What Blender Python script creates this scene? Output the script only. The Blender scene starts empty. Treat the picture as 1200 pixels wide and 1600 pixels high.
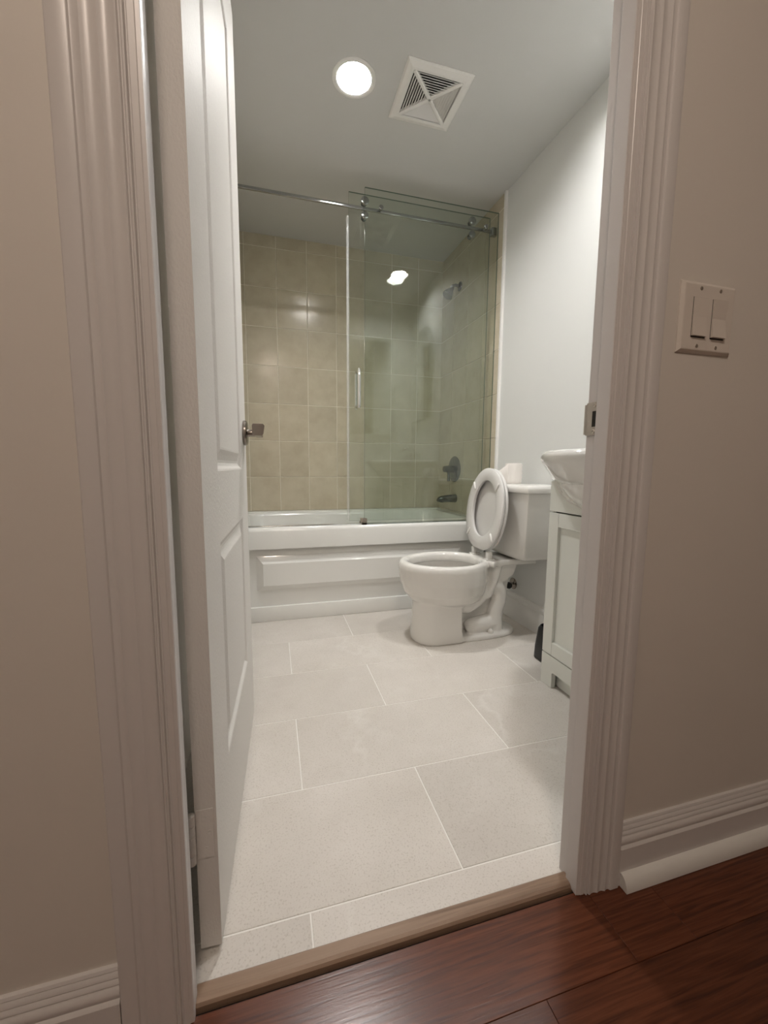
import bpy, bmesh, math, random
from mathutils import Vector, Matrix
random.seed(4)
C = bpy.context.scene.collection

# ------------------------------------------------------------------ camera
cam_data = bpy.data.cameras.new('camera'); cam = bpy.data.objects.new('camera', cam_data); C.objects.link(cam)
F_PX = 627.04
cam_data.sensor_fit = 'HORIZONTAL'; cam_data.sensor_width = 36.0; cam_data.lens = F_PX / 1200 * 36.0
cam_data.clip_start = 0.02
YAW, PITCH, ROLL = math.radians(15.4657), math.radians(6.48999), math.radians(0.41393)
fw = Vector((math.sin(YAW) * math.cos(PITCH), math.cos(YAW) * math.cos(PITCH), -math.sin(PITCH)))
rt = Vector((math.cos(YAW), -math.sin(YAW), 0)); up = rt.cross(fw)
r2 = math.cos(ROLL) * rt + math.sin(ROLL) * up; u2 = -math.sin(ROLL) * rt + math.cos(ROLL) * up
cm = Matrix((r2, u2, -fw)).transposed().to_4x4(); cm.translation = Vector((0, 0, 0.8474))
cam.matrix_world = cm
bpy.context.scene.camera = cam

# ------------------------------------------------------------------ world, exposure, lamp levels
wd = bpy.data.worlds.new('world'); bpy.context.scene.world = wd; wd.use_nodes = True
wd.node_tree.nodes['Background'].inputs[0].default_value = (0.9, 0.85, 0.8, 1)
wd.node_tree.nodes['Background'].inputs[1].default_value = 0.0
vs = bpy.context.scene.view_settings
vs.view_transform = 'Standard'; vs.look = 'None'; vs.gamma = 1.0; vs.use_curve_mapping = False
vs.exposure = 1.33
LAMP_TOILET = 158.0     # emission of the recessed lamp in the middle of the bathroom
LAMP_VANITY = 118.0     # emission of the recessed lamp over the vanity
LAMP_HALL = 23.0         # emission of the hall dome lamp

# ------------------------------------------------------------------ materials
def newmat(name):
    m = bpy.data.materials.new(name); m.use_nodes = True
    nt = m.node_tree
    return m, nt, nt.nodes['Principled BSDF']
def bump(nt, b, scale, strength, dist=0.002, stretch=None, detail=3.0):
    tc = nt.nodes.new('ShaderNodeTexCoord'); n = nt.nodes.new('ShaderNodeTexNoise'); bp = nt.nodes.new('ShaderNodeBump')
    n.inputs['Scale'].default_value = scale; n.inputs['Detail'].default_value = detail
    src = tc.outputs['Object']
    if stretch:
        mp = nt.nodes.new('ShaderNodeMapping'); mp.inputs['Scale'].default_value = stretch
        nt.links.new(src, mp.inputs[0]); src = mp.outputs[0]
    nt.links.new(src, n.inputs['Vector']); nt.links.new(n.outputs[0], bp.inputs['Height'])
    bp.inputs['Strength'].default_value = strength; bp.inputs['Distance'].default_value = dist
    nt.links.new(bp.outputs[0], b.inputs['Normal'])
def plain(name, col, rough=0.5, metal=0.0, bmp=None, coat=0.0, spec=0.5):
    m, nt, b = newmat(name)
    b.inputs['Base Color'].default_value = (*col, 1); b.inputs['Roughness'].default_value = rough
    b.inputs['Metallic'].default_value = metal; b.inputs['Specular IOR Level'].default_value = spec
    if coat: b.inputs['Coat Weight'].default_value = coat; b.inputs['Coat Roughness'].default_value = 0.03
    if bmp: bump(nt, b, *bmp)
    return m
def ramp(nt, stops):
    r = nt.nodes.new('ShaderNodeValToRGB'); e = r.color_ramp.elements
    while len(e) < len(stops): e.new(0.5)
    for k, (p, c) in enumerate(stops): e[k].position = p; e[k].color = (*c, 1)
    return r
def emit(name, col, s):
    m, nt, b = newmat(name)
    b.inputs['Base Color'].default_value = (0.9, 0.9, 0.9, 1)
    b.inputs['Emission Color'].default_value = (*col, 1); b.inputs['Emission Strength'].default_value = s
    return m
def stone_tile(name, base, dark, light, rough, scale=3.0, speck=True):
    m, nt, b = newmat(name); L = nt.links.new
    tc = nt.nodes.new('ShaderNodeTexCoord'); oi = nt.nodes.new('ShaderNodeObjectInfo')
    ad = nt.nodes.new('ShaderNodeVectorMath'); ad.operation = 'ADD'
    ml = nt.nodes.new('ShaderNodeMath'); ml.operation = 'MULTIPLY'; ml.inputs[1].default_value = 37.0
    L(oi.outputs['Random'], ml.inputs[0]); L(tc.outputs['Object'], ad.inputs[0]); L(ml.outputs[0], ad.inputs[1])
    n1 = nt.nodes.new('ShaderNodeTexNoise'); n1.inputs['Scale'].default_value = scale; n1.inputs['Detail'].default_value = 6
    n1.inputs['Roughness'].default_value = 0.6
    L(ad.outputs[0], n1.inputs['Vector'])
    r1 = ramp(nt, [(0.3, dark), (0.52, base), (0.75, light)]); L(n1.outputs[0], r1.inputs[0])
    col = r1.outputs[0]
    if speck:
        n2 = nt.nodes.new('ShaderNodeTexNoise'); n2.inputs['Scale'].default_value = 260; n2.inputs['Detail'].default_value = 2
        L(ad.outputs[0], n2.inputs['Vector'])
        r2_ = ramp(nt, [(0.28, (0.76, 0.74, 0.71)), (0.46, (1, 1, 1)), (0.60, (1, 1, 1)), (0.72, (1.0, 1.0, 1.0))])
        L(n2.outputs[0], r2_.inputs[0])
        mx = nt.nodes.new('ShaderNodeMix'); mx.data_type = 'RGBA'; mx.blend_type = 'MULTIPLY'; mx.inputs[0].default_value = 0.8
        L(col, mx.inputs[6]); L(r2_.outputs[0], mx.inputs[7]); col = mx.outputs[2]
        # pale wandering veins
        n4 = nt.nodes.new('ShaderNodeTexNoise'); n4.inputs['Scale'].default_value = 2.2; n4.inputs['Detail'].default_value = 5
        L(ad.outputs[0], n4.inputs['Vector'])
        r4 = ramp(nt, [(0.478, (0, 0, 0)), (0.5, (1, 1, 1)), (0.522, (0, 0, 0))]); L(n4.outputs[0], r4.inputs[0])
        n5 = nt.nodes.new('ShaderNodeTexNoise'); n5.inputs['Scale'].default_value = 3.1; L(ad.outputs[0], n5.inputs['Vector'])
        r5 = ramp(nt, [(0.5, (0, 0, 0)), (0.68, (0.35, 0.35, 0.35))]); L(n5.outputs[0], r5.inputs[0])
        mm = nt.nodes.new('ShaderNodeMath'); mm.operation = 'MULTIPLY'; L(r4.outputs[0], mm.inputs[0]); L(r5.outputs[0], mm.inputs[1])
        m2 = nt.nodes.new('ShaderNodeMix'); m2.data_type = 'RGBA'; L(mm.outputs[0], m2.inputs[0]); L(col, m2.inputs[6])
        m2.inputs[7].default_value = (0.86, 0.84, 0.80, 1); col = m2.outputs[2]
    hv = nt.nodes.new('ShaderNodeHueSaturation'); mr = nt.nodes.new('ShaderNodeMapRange')
    mr.inputs['To Min'].default_value = 0.95; mr.inputs['To Max'].default_value = 1.05
    L(oi.outputs['Random'], mr.inputs[0]); L(mr.outputs[0], hv.inputs['Value']); L(col, hv.inputs['Color'])
    L(hv.outputs[0], b.inputs['Base Color']); b.inputs['Roughness'].default_value = rough
    n3 = nt.nodes.new('ShaderNodeTexNoise'); n3.inputs['Scale'].default_value = 70; n3.inputs['Detail'].default_value = 3
    L(ad.outputs[0], n3.inputs['Vector'])
    bp = nt.nodes.new('ShaderNodeBump'); bp.inputs['Strength'].default_value = 0.25 if speck else 0.05; bp.inputs['Distance'].default_value = 0.001
    L(n3.outputs[0], bp.inputs['Height']); L(bp.outputs[0], b.inputs['Normal'])
    return m
def wood(name, stops, along, rough, scale=1.0, bmps=0.15):
    m, nt, b = newmat(name); L = nt.links.new
    tc = nt.nodes.new('ShaderNodeTexCoord'); oi = nt.nodes.new('ShaderNodeObjectInfo')
    ml = nt.nodes.new('ShaderNodeMath'); ml.operation = 'MULTIPLY'; ml.inputs[1].default_value = 23.0; L(oi.outputs['Random'], ml.inputs[0])
    ad = nt.nodes.new('ShaderNodeVectorMath'); ad.operation = 'ADD'; L(tc.outputs['Object'], ad.inputs[0]); L(ml.outputs[0], ad.inputs[1])
    mp = nt.nodes.new('ShaderNodeMapping'); s = [70 * scale, 70 * scale, 70 * scale]; s[along] = 3.0 * scale
    mp.inputs['Scale'].default_value = s; L(ad.outputs[0], mp.inputs[0])
    n = nt.nodes.new('ShaderNodeTexNoise'); n.inputs['Scale'].default_value = 1.0; n.inputs['Detail'].default_value = 6
    n.inputs['Distortion'].default_value = 0.6; L(mp.outputs[0], n.inputs['Vector'])
    r = ramp(nt, stops); L(n.outputs[0], r.inputs[0])
    hv = nt.nodes.new('ShaderNodeHueSaturation'); mr = nt.nodes.new('ShaderNodeMapRange')
    mr.inputs['To Min'].default_value = 0.8; mr.inputs['To Max'].default_value = 1.2
    L(oi.outputs['Random'], mr.inputs[0]); L(mr.outputs[0], hv.inputs['Value']); L(r.outputs[0], hv.inputs['Color'])
    L(hv.outputs[0], b.inputs['Base Color']); b.inputs['Roughness'].default_value = rough
    bp = nt.nodes.new('ShaderNodeBump'); bp.inputs['Strength'].default_value = bmps; bp.inputs['Distance'].default_value = 0.001
    L(n.outputs[0], bp.inputs['Height']); L(bp.outputs[0], b.inputs['Normal'])
    return m
def glass(name, tint):
    m = bpy.data.materials.new(name); m.use_nodes = True; nt = m.node_tree; nt.nodes.clear(); L = nt.links.new
    out = nt.nodes.new('ShaderNodeOutputMaterial'); mix = nt.nodes.new('ShaderNodeMixShader')
    tr = nt.nodes.new('ShaderNodeBsdfTransparent'); tr.inputs[0].default_value = (*tint, 1)
    gl = nt.nodes.new('ShaderNodeBsdfGlossy'); gl.inputs['Roughness'].default_value = 0.0
    lw = nt.nodes.new('ShaderNodeLayerWeight')
    pw = nt.nodes.new('ShaderNodeMath'); pw.operation = 'POWER'; pw.inputs[1].default_value = 5.0
    ma = nt.nodes.new('ShaderNodeMath'); ma.operation = 'MULTIPLY_ADD'; ma.inputs[1].default_value = 0.95; ma.inputs[2].default_value = 0.052
    L(lw.outputs['Facing'], pw.inputs[0]); L(pw.outputs[0], ma.inputs[0]); L(ma.outputs[0], mix.inputs[0])
    L(tr.outputs[0], mix.inputs[1]); L(gl.outputs[0], mix.inputs[2]); L(mix.outputs[0], out.inputs[0])
    return m

M = {}
M['bath_paint'] = plain('bath_paint', (0.745, 0.75, 0.73), 0.55, bmp=(180, 0.06, 0.001))
M['ceiling_paint'] = plain('ceiling_paint', (0.64, 0.635, 0.62), 0.7, bmp=(160, 0.08, 0.001))
M['hall_paint'] = plain('hall_paint', (0.72, 0.675, 0.62), 0.6, bmp=(140, 0.10, 0.001))
M['trim_paint'] = plain('trim_paint', (0.70, 0.67, 0.655), 0.33, bmp=(220, 0.10, 0.0006))
M['door_paint'] = plain('door_paint', (0.76, 0.735, 0.70), 0.52, bmp=(260, 0.7, 0.0012, (1, 1, 0.6)), spec=0.04)
M['jamb_paint'] = plain('jamb_paint', (0.70, 0.67, 0.655), 0.5, spec=0.06)
M['white_trim'] = plain('white_trim', (0.82, 0.81, 0.78), 0.35)
M['porcelain'] = plain('porcelain', (0.80, 0.785, 0.75), 0.08, coat=0.6)
M['seat_plastic'] = plain('seat_plastic', (0.74, 0.73, 0.71), 0.22)
M['acrylic'] = plain('acrylic', (0.82, 0.82, 0.79), 0.16, coat=0.4)
M['cabinet_paint'] = plain('cabinet_paint', (0.74, 0.75, 0.70), 0.4)
M['dark_gap'] = plain('dark_gap', (0.03, 0.028, 0.025), 0.8)
M['chrome'] = plain('chrome', (0.86, 0.87, 0.88), 0.06, 1.0)
M['brushed_nickel'] = plain('brushed_nickel', (0.30, 0.265, 0.235), 0.25, 1.0)
M['aged_steel'] = plain('aged_steel', (0.46, 0.41, 0.36), 0.38, 1.0)
M['black_plastic'] = plain('black_plastic', (0.012, 0.012, 0.013), 0.35)
M['switch_plastic'] = plain('switch_plastic', (0.72, 0.66, 0.60), 0.3)
M['vent_plastic'] = plain('vent_plastic', (0.84, 0.82, 0.79), 0.35)
M['paper'] = plain('paper', (0.88, 0.84, 0.80), 0.9, bmp=(220, 0.35, 0.0015))
M['grout'] = plain('grout', (0.82, 0.77, 0.66), 0.85)
M['floor_grout'] = plain('floor_grout', (0.90, 0.88, 0.84), 0.8)
M['wall_tile'] = stone_tile('wall_tile', (0.60, 0.54, 0.415), (0.54, 0.475, 0.355), (0.65, 0.59, 0.465), 0.2, 9.0, speck=False)
M['floor_tile'] = stone_tile('floor_tile', (0.68, 0.64, 0.59), (0.62, 0.58, 0.53), (0.75, 0.71, 0.665), 0.5, 3.0)
M['laminate'] = wood('laminate', [(0.25, (0.050, 0.013, 0.005)), (0.5, (0.105, 0.029, 0.011)), (0.78, (0.155, 0.048, 0.020))], 0, 0.26, 2.6)
M['oak'] = wood('oak', [(0.25, (0.20, 0.125, 0.08)), (0.5, (0.33, 0.22, 0.15)), (0.78, (0.43, 0.30, 0.21))], 0, 0.4)
M['glass'] = glass('glass', (0.948, 0.968, 0.950))
M['glass_edge'] = plain('glass_edge', (0.10, 0.16, 0.13), 0.12)
m, nt, b = newmat('vinyl'); b.inputs['Base Color'].default_value = (.85, .86, .85, 1); b.inputs['Roughness'].default_value = .12
_t = nt.nodes.new('ShaderNodeBsdfTransparent'); _m = nt.nodes.new('ShaderNodeMixShader'); _m.inputs[0].default_value = .22
nt.links.new(_t.outputs[0], _m.inputs[1]); nt.links.new(b.outputs[0], _m.inputs[2]); nt.links.new(_m.outputs[0], nt.nodes['Material Output'].inputs[0])
M['vinyl'] = m
M['dark_chrome'] = plain('dark_chrome', (0.42, 0.43, 0.43), 0.12, 1.0)
M['gunmetal'] = plain('gunmetal', (0.16, 0.17, 0.165), 0.22, 1.0)
M['mirror'] = plain('mirror', (0.88, 0.9, 0.89), 0.01, 1.0)
M['lamp_lens'] = emit('lamp_lens', (1.0, 0.985, 0.965), LAMP_TOILET)
M['lamp_lens_vanity'] = emit('lamp_lens_vanity', (1.0, 0.985, 0.965), LAMP_VANITY)
M['hall_globe'] = emit('hall_globe', (1.0, 0.84, 0.71), LAMP_HALL)
M['water'] = plain('water', (0.10, 0.085, 0.07), 0.03)

# ------------------------------------------------------------------ helpers
def obj(name, bm, mat, parent=None, smooth=False, angle=None, recalc=True):
    if recalc: bmesh.ops.recalc_face_normals(bm, faces=bm.faces[:])
    me = bpy.data.meshes.new(name); bm.to_mesh(me); bm.free()
    for m in (mat if isinstance(mat, (list, tuple)) else [mat]): me.materials.append(M[m])
    if smooth:
        me.polygons.foreach_set('use_smooth', [True] * len(me.polygons))
        if angle is not None: me.set_sharp_from_angle(angle=math.radians(angle))
    o = bpy.data.objects.new(name, me); C.objects.link(o)
    if parent: o.parent = parent
    return o
def tag(o, label=None, cat=None, group=None, kind=None):
    if label: o['label'] = label
    if cat: o['category'] = cat
    if group: o['group'] = group
    if kind: o['kind'] = kind
    return o
def empty(name, loc, label, cat, group=None, kind=None):
    o = bpy.data.objects.new(name, None); C.objects.link(o); o.location = loc; o.empty_display_size = 0.05
    return tag(o, label, cat, group, kind)
def setorigin(o, p):
    """move the origin of a world-space mesh to p"""
    p = Vector(p); o.data.transform(Matrix.Translation(-p)); o.location = p
    return o
def part(name, bm, mat, root, smooth=False, angle=None, recalc=True):
    """bm in world coordinates, root an Empty without rotation or a mesh object at the origin"""
    bmesh.ops.translate(bm, verts=bm.verts[:], vec=-root_loc(root))
    return obj(name, bm, mat, root, smooth, angle, recalc)
def root_loc(o):
    v = Vector((0, 0, 0))
    while o: v += Vector(o.location); o = o.parent
    return v
def box(bm, lo, hi, bev=0.0, seg=2, mi=0):
    r = bmesh.ops.create_cube(bm, size=1.0)
    lo = Vector(lo); hi = Vector(hi)
    for v in r['verts']:
        v.co = Vector((lo[i] + (v.co[i] + 0.5) * (hi[i] - lo[i]) for i in range(3)))
    fs = set(f for v in r['verts'] for f in v.link_faces)
    for f in fs: f.material_index = mi
    if bev:
        es = set(e for v in r['verts'] for e in v.link_edges)
        bmesh.ops.bevel(bm, geom=list(es), offset=bev, segments=seg, affect='EDGES', profile=0.5)
def loft(bm, rings, cap0=True, cap1=True, closed=True, mi=0):
    vs_ = [[bm.verts.new(p) for p in r] for r in rings]
    n = len(rings[0])
    for a, b in zip(vs_, vs_[1:]):
        for i in range(n if closed else n - 1):
            j = (i + 1) % n
            try: bm.faces.new((a[i], a[j], b[j], b[i])).material_index = mi
            except ValueError: pass
    if cap0: bm.faces.new(vs_[0][::-1]).material_index = mi
    if cap1: bm.faces.new(vs_[-1]).material_index = mi
    return vs_
def circle(c, r, ax, n=24, r_b=None):
    """ring about axis ax (unit vector)"""
    ax = Vector(ax).normalized(); a = ax.orthogonal().normalized(); b = ax.cross(a)
    return [Vector(c) + a * r * math.cos(2 * math.pi * i / n) + b * (r_b or r) * math.sin(2 * math.pi * i / n) for i in range(n)]
def lathe(bm, c, ax, prof, n=24, caps=True):
    """prof = list of (distance along axis, radius)"""
    ax = Vector(ax).normalized()
    loft(bm, [circle(Vector(c) + ax * d, max(r, 1e-4), ax, n) for d, r in prof], caps, caps)
def tube(bm, pts, rad, n=12, cap=True):
    pts = [Vector(p) for p in pts]
    rads = rad if isinstance(rad, (list, tuple)) else [rad] * len(pts)
    rings = []; prev = None
    for i, p in enumerate(pts):
        t = (pts[min(i + 1, len(pts) - 1)] - pts[max(i - 1, 0)]).normalized()
        if prev is None: a = t.orthogonal().normalized()
        else: a = (prev - t * prev.dot(t)).normalized()
        prev = a; b = t.cross(a)
        rings.append([p + (a * math.cos(2 * math.pi * k / n) + b * math.sin(2 * math.pi * k / n)) * rads[i] for k in range(n)])
    loft(bm, rings, cap, cap)
def smooth_path(pts, sub=6):
    pts = [Vector(p) for p in pts]; out = []
    for i in range(len(pts) - 1):
        p0, p1, p2, p3 = pts[max(i - 1, 0)], pts[i], pts[i + 1], pts[min(i + 2, len(pts) - 1)]
        for k in range(sub):
            t = k / sub
            out.append(0.5 * ((2 * p1) + (p2 - p0) * t + (2 * p0 - 5 * p1 + 4 * p2 - p3) * t * t + (3 * p1 - p0 - 3 * p2 + p3) * t ** 3))
    out.append(pts[-1]); return out
def extrude_profile(bm, prof, path_a, path_b, ex, ey):
    """closed profile (list of 2D) swept straight from path_a to path_b"""
    ex = Vector(ex); ey = Vector(ey)
    loft(bm, [[Vector(p) + ex * x + ey * y for x, y in prof] for p in (path_a, path_b)])

tile_cache = {}
def tile_mesh(name, w, h, d, bev, mat):
    """a slab w by h in its local x,y; front face at z=0, back at z=-d, chamfered edge"""
    key = (name, round(w, 4), round(h, 4), mat)
    if key in tile_cache: return tile_cache[key]
    bm = bmesh.new()
    def ring(s, z): return [Vector(((w / 2 - s) * a, (h / 2 - s) * b, z)) for a, b in ((-1, -1), (1, -1), (1, 1), (-1, 1))]
    loft(bm, [ring(0, -d), ring(0, -bev), ring(bev * 0.9, 0)])
    bmesh.ops.recalc_face_normals(bm, faces=bm.faces[:])
    me = bpy.data.meshes.new(name); bm.to_mesh(me); bm.free(); me.materials.append(M[mat])
    tile_cache[key] = me
    return me
def put_tile(name, w, h, d, bev, mat, parent, origin, ex, ey):
    ex = Vector(ex).normalized(); ey = Vector(ey).normalized(); ez = ex.cross(ey)
    o = bpy.data.objects.new(name, tile_mesh(name, w, h, d, bev, mat)); C.objects.link(o)
    mt = Matrix((ex, ey, ez)).transposed().to_4x4(); mt.translation = Vector(origin) - root_loc(parent)
    o.parent = parent; o.matrix_local = mt
    return o

# ------------------------------------------------------------------ dimensions (metres)
CEIL = 2.365
YB = 2.952                                 # face of the back wall tiles
XL = -0.256                                # face of the left bathroom wall
SK = 0.022                                 # the right wall runs very slightly out of square
def xr(y): return 1.268 + (YB - y) * SK    # face of the right bathroom wall
WH, WBT = 0.588, 0.636                     # hall face and bathroom face of the wall with the doorway
JL, JR = -0.1355, 0.562                     # jamb faces of the doorway
HEAD = 2.118
GRID_Z = [0.527] + [0.7664 + 0.25342 * k for k in range(7)] + [CEIL]

# ------------------------------------------------------------------ structure
# bathroom floor with stone tiles
bm = bmesh.new(); box(bm, (XL - 0.05, 0.600, -0.05), (1.40, 3.05, -0.0012))
bath_floor = tag(obj('floor', bm, 'floor_grout'), 'pale stone tile bathroom floor', 'floor', kind='structure')
ROWS = [(0.622, 0.687), (0.687, 0.9888), (0.9888, 1.2956), (1.2956, 1.6018), (1.6018, 1.907), (1.907, 2.24)]
G = 0.0032
for k, (y0, y1) in enumerate(ROWS):
    if k == 0: xs = [XL, 0.050, 0.665, 1.275]
    elif k % 2: xs = [XL, 0.371, 0.998, 1.33] if k != 1 else [XL, 0.3696, 0.985, 1.33]
    else: xs = [XL, 0.056, 0.672, 1.33]
    for x0, x1 in zip(xs, xs[1:]):
        put_tile('tile', x1 - x0 - G, y1 - y0 - G, 0.008, 0.0008, 'floor_tile', bath_floor, ((x0 + x1) / 2, (y0 + y1) / 2, 0.0), (1, 0, 0), (0, 1, 0))

# hall floor with laminate planks
bm = bmesh.new(); box(bm, (-1.6, -1.4, -0.06), (2.2, 0.600, -0.010))
hall_floor = tag(obj('floor', bm, 'dark_gap'), 'reddish brown laminate hall floor', 'floor', kind='structure')
PW = 0.1255; y = 0.461 + PW; joints = {0: (0.590,), 1: (0.404,), 2: (0.10, 0.95)}
k = 0
while y > -1.4:
    y0 = y - PW
    xs = [-1.6] + list(joints.get(k, ((random.uniform(-0.6, 1.4)),) if True else ())) + [2.2]
    if k == 0: xs = [-1.6, -0.35, 0.590, 0.724, 2.2]
    for x0, x1 in zip(xs, xs[1:]):
        put_tile('plank', x1 - x0 - 0.0006, PW - 0.0006, 0.010, 0.0006, 'laminate', hall_floor, ((x0 + x1) / 2, (y + y0) / 2, -0.001), (1, 0, 0), (0, 1, 0))
    y = y0; k += 1

# ceiling with two round openings for the recessed lamps
LAMPS = [(0.345, 1.735), (1.010, 1.165)]
bm = bmesh.new()
for z in (CEIL,):
    es = []
    vs0 = [bm.verts.new(p) for p in ((-1.6, -1.4, z), (2.2, -1.4, z), (2.2, 3.1, z), (-1.6, 3.1, z))]
    es += [bm.edges.new((vs0[i], vs0[(i + 1) % 4])) for i in range(4)]
    for cx, cy in LAMPS:
        rv = [bm.verts.new(p) for p in circle((cx, cy, z), 0.070, (0, 0, 1), 40)]
        es += [bm.edges.new((rv[i], rv[(i + 1) % 40])) for i in range(40)]
    bmesh.ops.triangle_fill(bm, use_beauty=True, edges=es, normal=(0, 0, -1))
r = bmesh.ops.extrude_face_region(bm, geom=bm.faces[:])
bmesh.ops.translate(bm, verts=[g for g in r['geom'] if isinstance(g, bmesh.types.BMVert)], vec=(0, 0, 0.04))
ceiling = tag(obj('ceiling', bm, 'ceiling_paint'), 'smooth off-white painted ceiling', 'ceiling', kind='structure')

# back wall
bm = bmesh.new(); box(bm, (XL - 0.08, YB + 0.0025, 0), (1.36, YB + 0.09, CEIL))
wall_back = tag(obj('wall_back', bm, 'grout'), 'beige tiled wall behind the bathtub', 'wall', kind='structure')
GX = [XL] + [-0.1515 + 0.2032 * k for k in range(7)] + [1.268]
WG = 0.0048
for x0, x1 in zip(GX, GX[1:]):
    for z0, z1 in zip(GRID_Z, GRID_Z[1:]):
        put_tile('tile', x1 - x0 - WG, z1 - z0 - WG, 0.006, 0.0012, 'wall_tile', wall_back, ((x0 + x1) / 2, YB, (z0 + z1) / 2), (1, 0, 0), (0, 0, 1))
# right wall
def rw(y, off, z): return Vector((xr(y) - off, y, z))
bm = bmesh.new()
loft(bm, [[rw(YB + 0.09, 0, z), rw(0.60, 0, z), rw(0.60, -0.09, z), rw(YB + 0.09, -0.09, z)] for z in (0, CEIL)])
wall_right = tag(obj('wall_right', bm, 'bath_paint'), 'white painted bathroom wall behind toilet and vanity', 'wall', kind='structure')
YT = 2.139
bm = bmesh.new(); loft(bm, [[rw(YB + 0.01, 0.0045, z), rw(YT + 0.006, 0.0045, z), rw(YT + 0.006, -0.01, z), rw(YB + 0.01, -0.01, z)] for z in (0.50, CEIL - 0.001)])
obj('tile_backing', bm, 'grout', wall_right)
ey_r = (rw(YT, 0, 0) - rw(YB, 0, 0)).normalized()
for k in range(4):
    y0 = YB - 0.2032 * k; y1 = max(y0 - 0.2032, YT + 0.006)
    for z0, z1 in zip(GRID_Z, GRID_Z[1:]):
        put_tile('tile', y0 - y1 - WG, z1 - z0 - WG, 0.006, 0.0012, 'wall_tile', wall_right, rw((y0 + y1) / 2, 0.0075, (z0 + z1) / 2), ey_r, (0, 0, 1))
bm = bmesh.new(); loft(bm, [[rw(YT + 0.008, 0.012, z), rw(YT - 0.006, 0.012, z), rw(YT - 0.010, -0.002, z), rw(YT + 0.008, -0.002, z)] for z in (0.51, CEIL - 0.002)])
tag(obj('tile_edging', bm, 'white_trim', wall_right), 'white edging strip beside the tiles')
# left wall of the bathroom (behind the open door)
bm = bmesh.new(); box(bm, (XL - 0.09, WBT - 0.03, 0), (XL, YB + 0.09, CEIL))
wall_left = tag(obj('wall_left', bm, 'hall_paint'), 'beige painted bathroom wall behind the open door', 'wall', kind='structure')
bm = bmesh.new(); box(bm, (XL - 0.01, YT, 0.50), (XL + 0.0045, YB + 0.01, CEIL - 0.001)); obj('tile_backing', bm, 'grout', wall_left)
for k in range(4):
    y0 = YB - 0.2032 * k; y1 = max(y0 - 0.2032, YT)
    for z0, z1 in zip(GRID_Z, GRID_Z[1:]):
        put_tile('tile', y0 - y1 - WG, z1 - z0 - WG, 0.006, 0.0012, 'wall_tile', wall_left, (XL + 0.0075, (y0 + y1) / 2, (z0 + z1) / 2), (0, 1, 0), (0, 0, 1))
# wall with the doorway
bm = bmesh.new()
for lo, hi in (((-1.6, WH, 0), (JL - 0.03, WBT, CEIL)), ((JR + 0.02, WH, 0), (2.2, WBT, CEIL)), ((JL - 0.02, WH, HEAD + 0.02), (JR + 0.02, WBT, CEIL))):
    box(bm, lo, hi)
for f in bm.faces:
    if f.calc_center_median().y > WBT - 0.001: f.material_index = 1
wall_front = tag(obj('wall_front', bm, ['hall_paint', 'bath_paint'], recalc=False), 'warm grey hall wall with the bathroom doorway', 'wall', kind='structure')
# rest of the hall
for nm, lo, hi, lb in (('wall_rear', (-1.6, -1.5, -0.06), (2.2, -1.4, CEIL), 'warm grey hall wall behind the viewer'),
                       ('wall_left', (-1.7, -1.5, -0.06), (-1.6, WBT, CEIL), 'warm grey hall wall at the left end of the hall'),
                       ('wall_right', (2.2, -1.5, -0.06), (2.3, WBT, CEIL), 'warm grey hall wall at the right end of the hall')):
    bm = bmesh.new(); box(bm, lo, hi); tag(obj(nm, bm, 'hall_paint'), lb, 'wall', kind='structure')

# door casings: moulded profile, w from the outer edge inwards, d proud of the wall
CAS = [(0, 0), (0, .0150), (.0015, .0172), (.004, .018), (.0205, .018), (.0225, .0172), (.0240, .0150), (.0275, .0144), (.0310, .0152), (.0335, .0164), (.0360, .0154),
       (.0400, .0138), (.0450, .0136), (.0485, .0146), (.0510, .0152), (.0535, .0142), (.0570, .0128), (.0625, .0126), (.0660, .0138), (.0685, .0146), (.0700, .0140), (.0712, .0112),
       (.0725, .0112), (.0740, .0130), (.0762, .0130), (.0775, .0090), (.0790, .0090), (.0800, .0104), (.0870, .0100), (.0880, .0092), (.0925, .0088), (.0935, .0070), (.0935, 0)]
bm = bmesh.new(); extrude_profile(bm, CAS, (-0.2280, WH, 0.0), (-0.2280, WH, HEAD + 0.1), (1, 0, 0), (0, -1, 0))
tag(setorigin(obj('trim_1', bm, 'trim_paint', smooth=True, angle=28), (-0.19, WH, 0)), 'white moulded casing at the left side of the doorway', 'door casing', kind='structure')
bm = bmesh.new(); extrude_profile(bm, CAS, (0.6590, WH, 0.0), (0.6590, WH, HEAD + 0.1), (-1, 0, 0), (0, -1, 0))
tag(setorigin(obj('trim_2', bm, 'trim_paint', smooth=True, angle=28), (0.61, WH, 0)), 'white moulded casing at the right side of the doorway', 'door casing', kind='structure')
bm = bmesh.new(); extrude_profile(bm, CAS, (-0.2280, WH, HEAD + 0.1), (0.6590, WH, HEAD + 0.1), (0, 0, -1), (0, -1, 0))
tag(setorigin(obj('trim_3', bm, 'trim_paint', smooth=True, angle=28), (0.2, WH, HEAD)), 'white moulded casing above the doorway', 'door casing', kind='structure')
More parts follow.
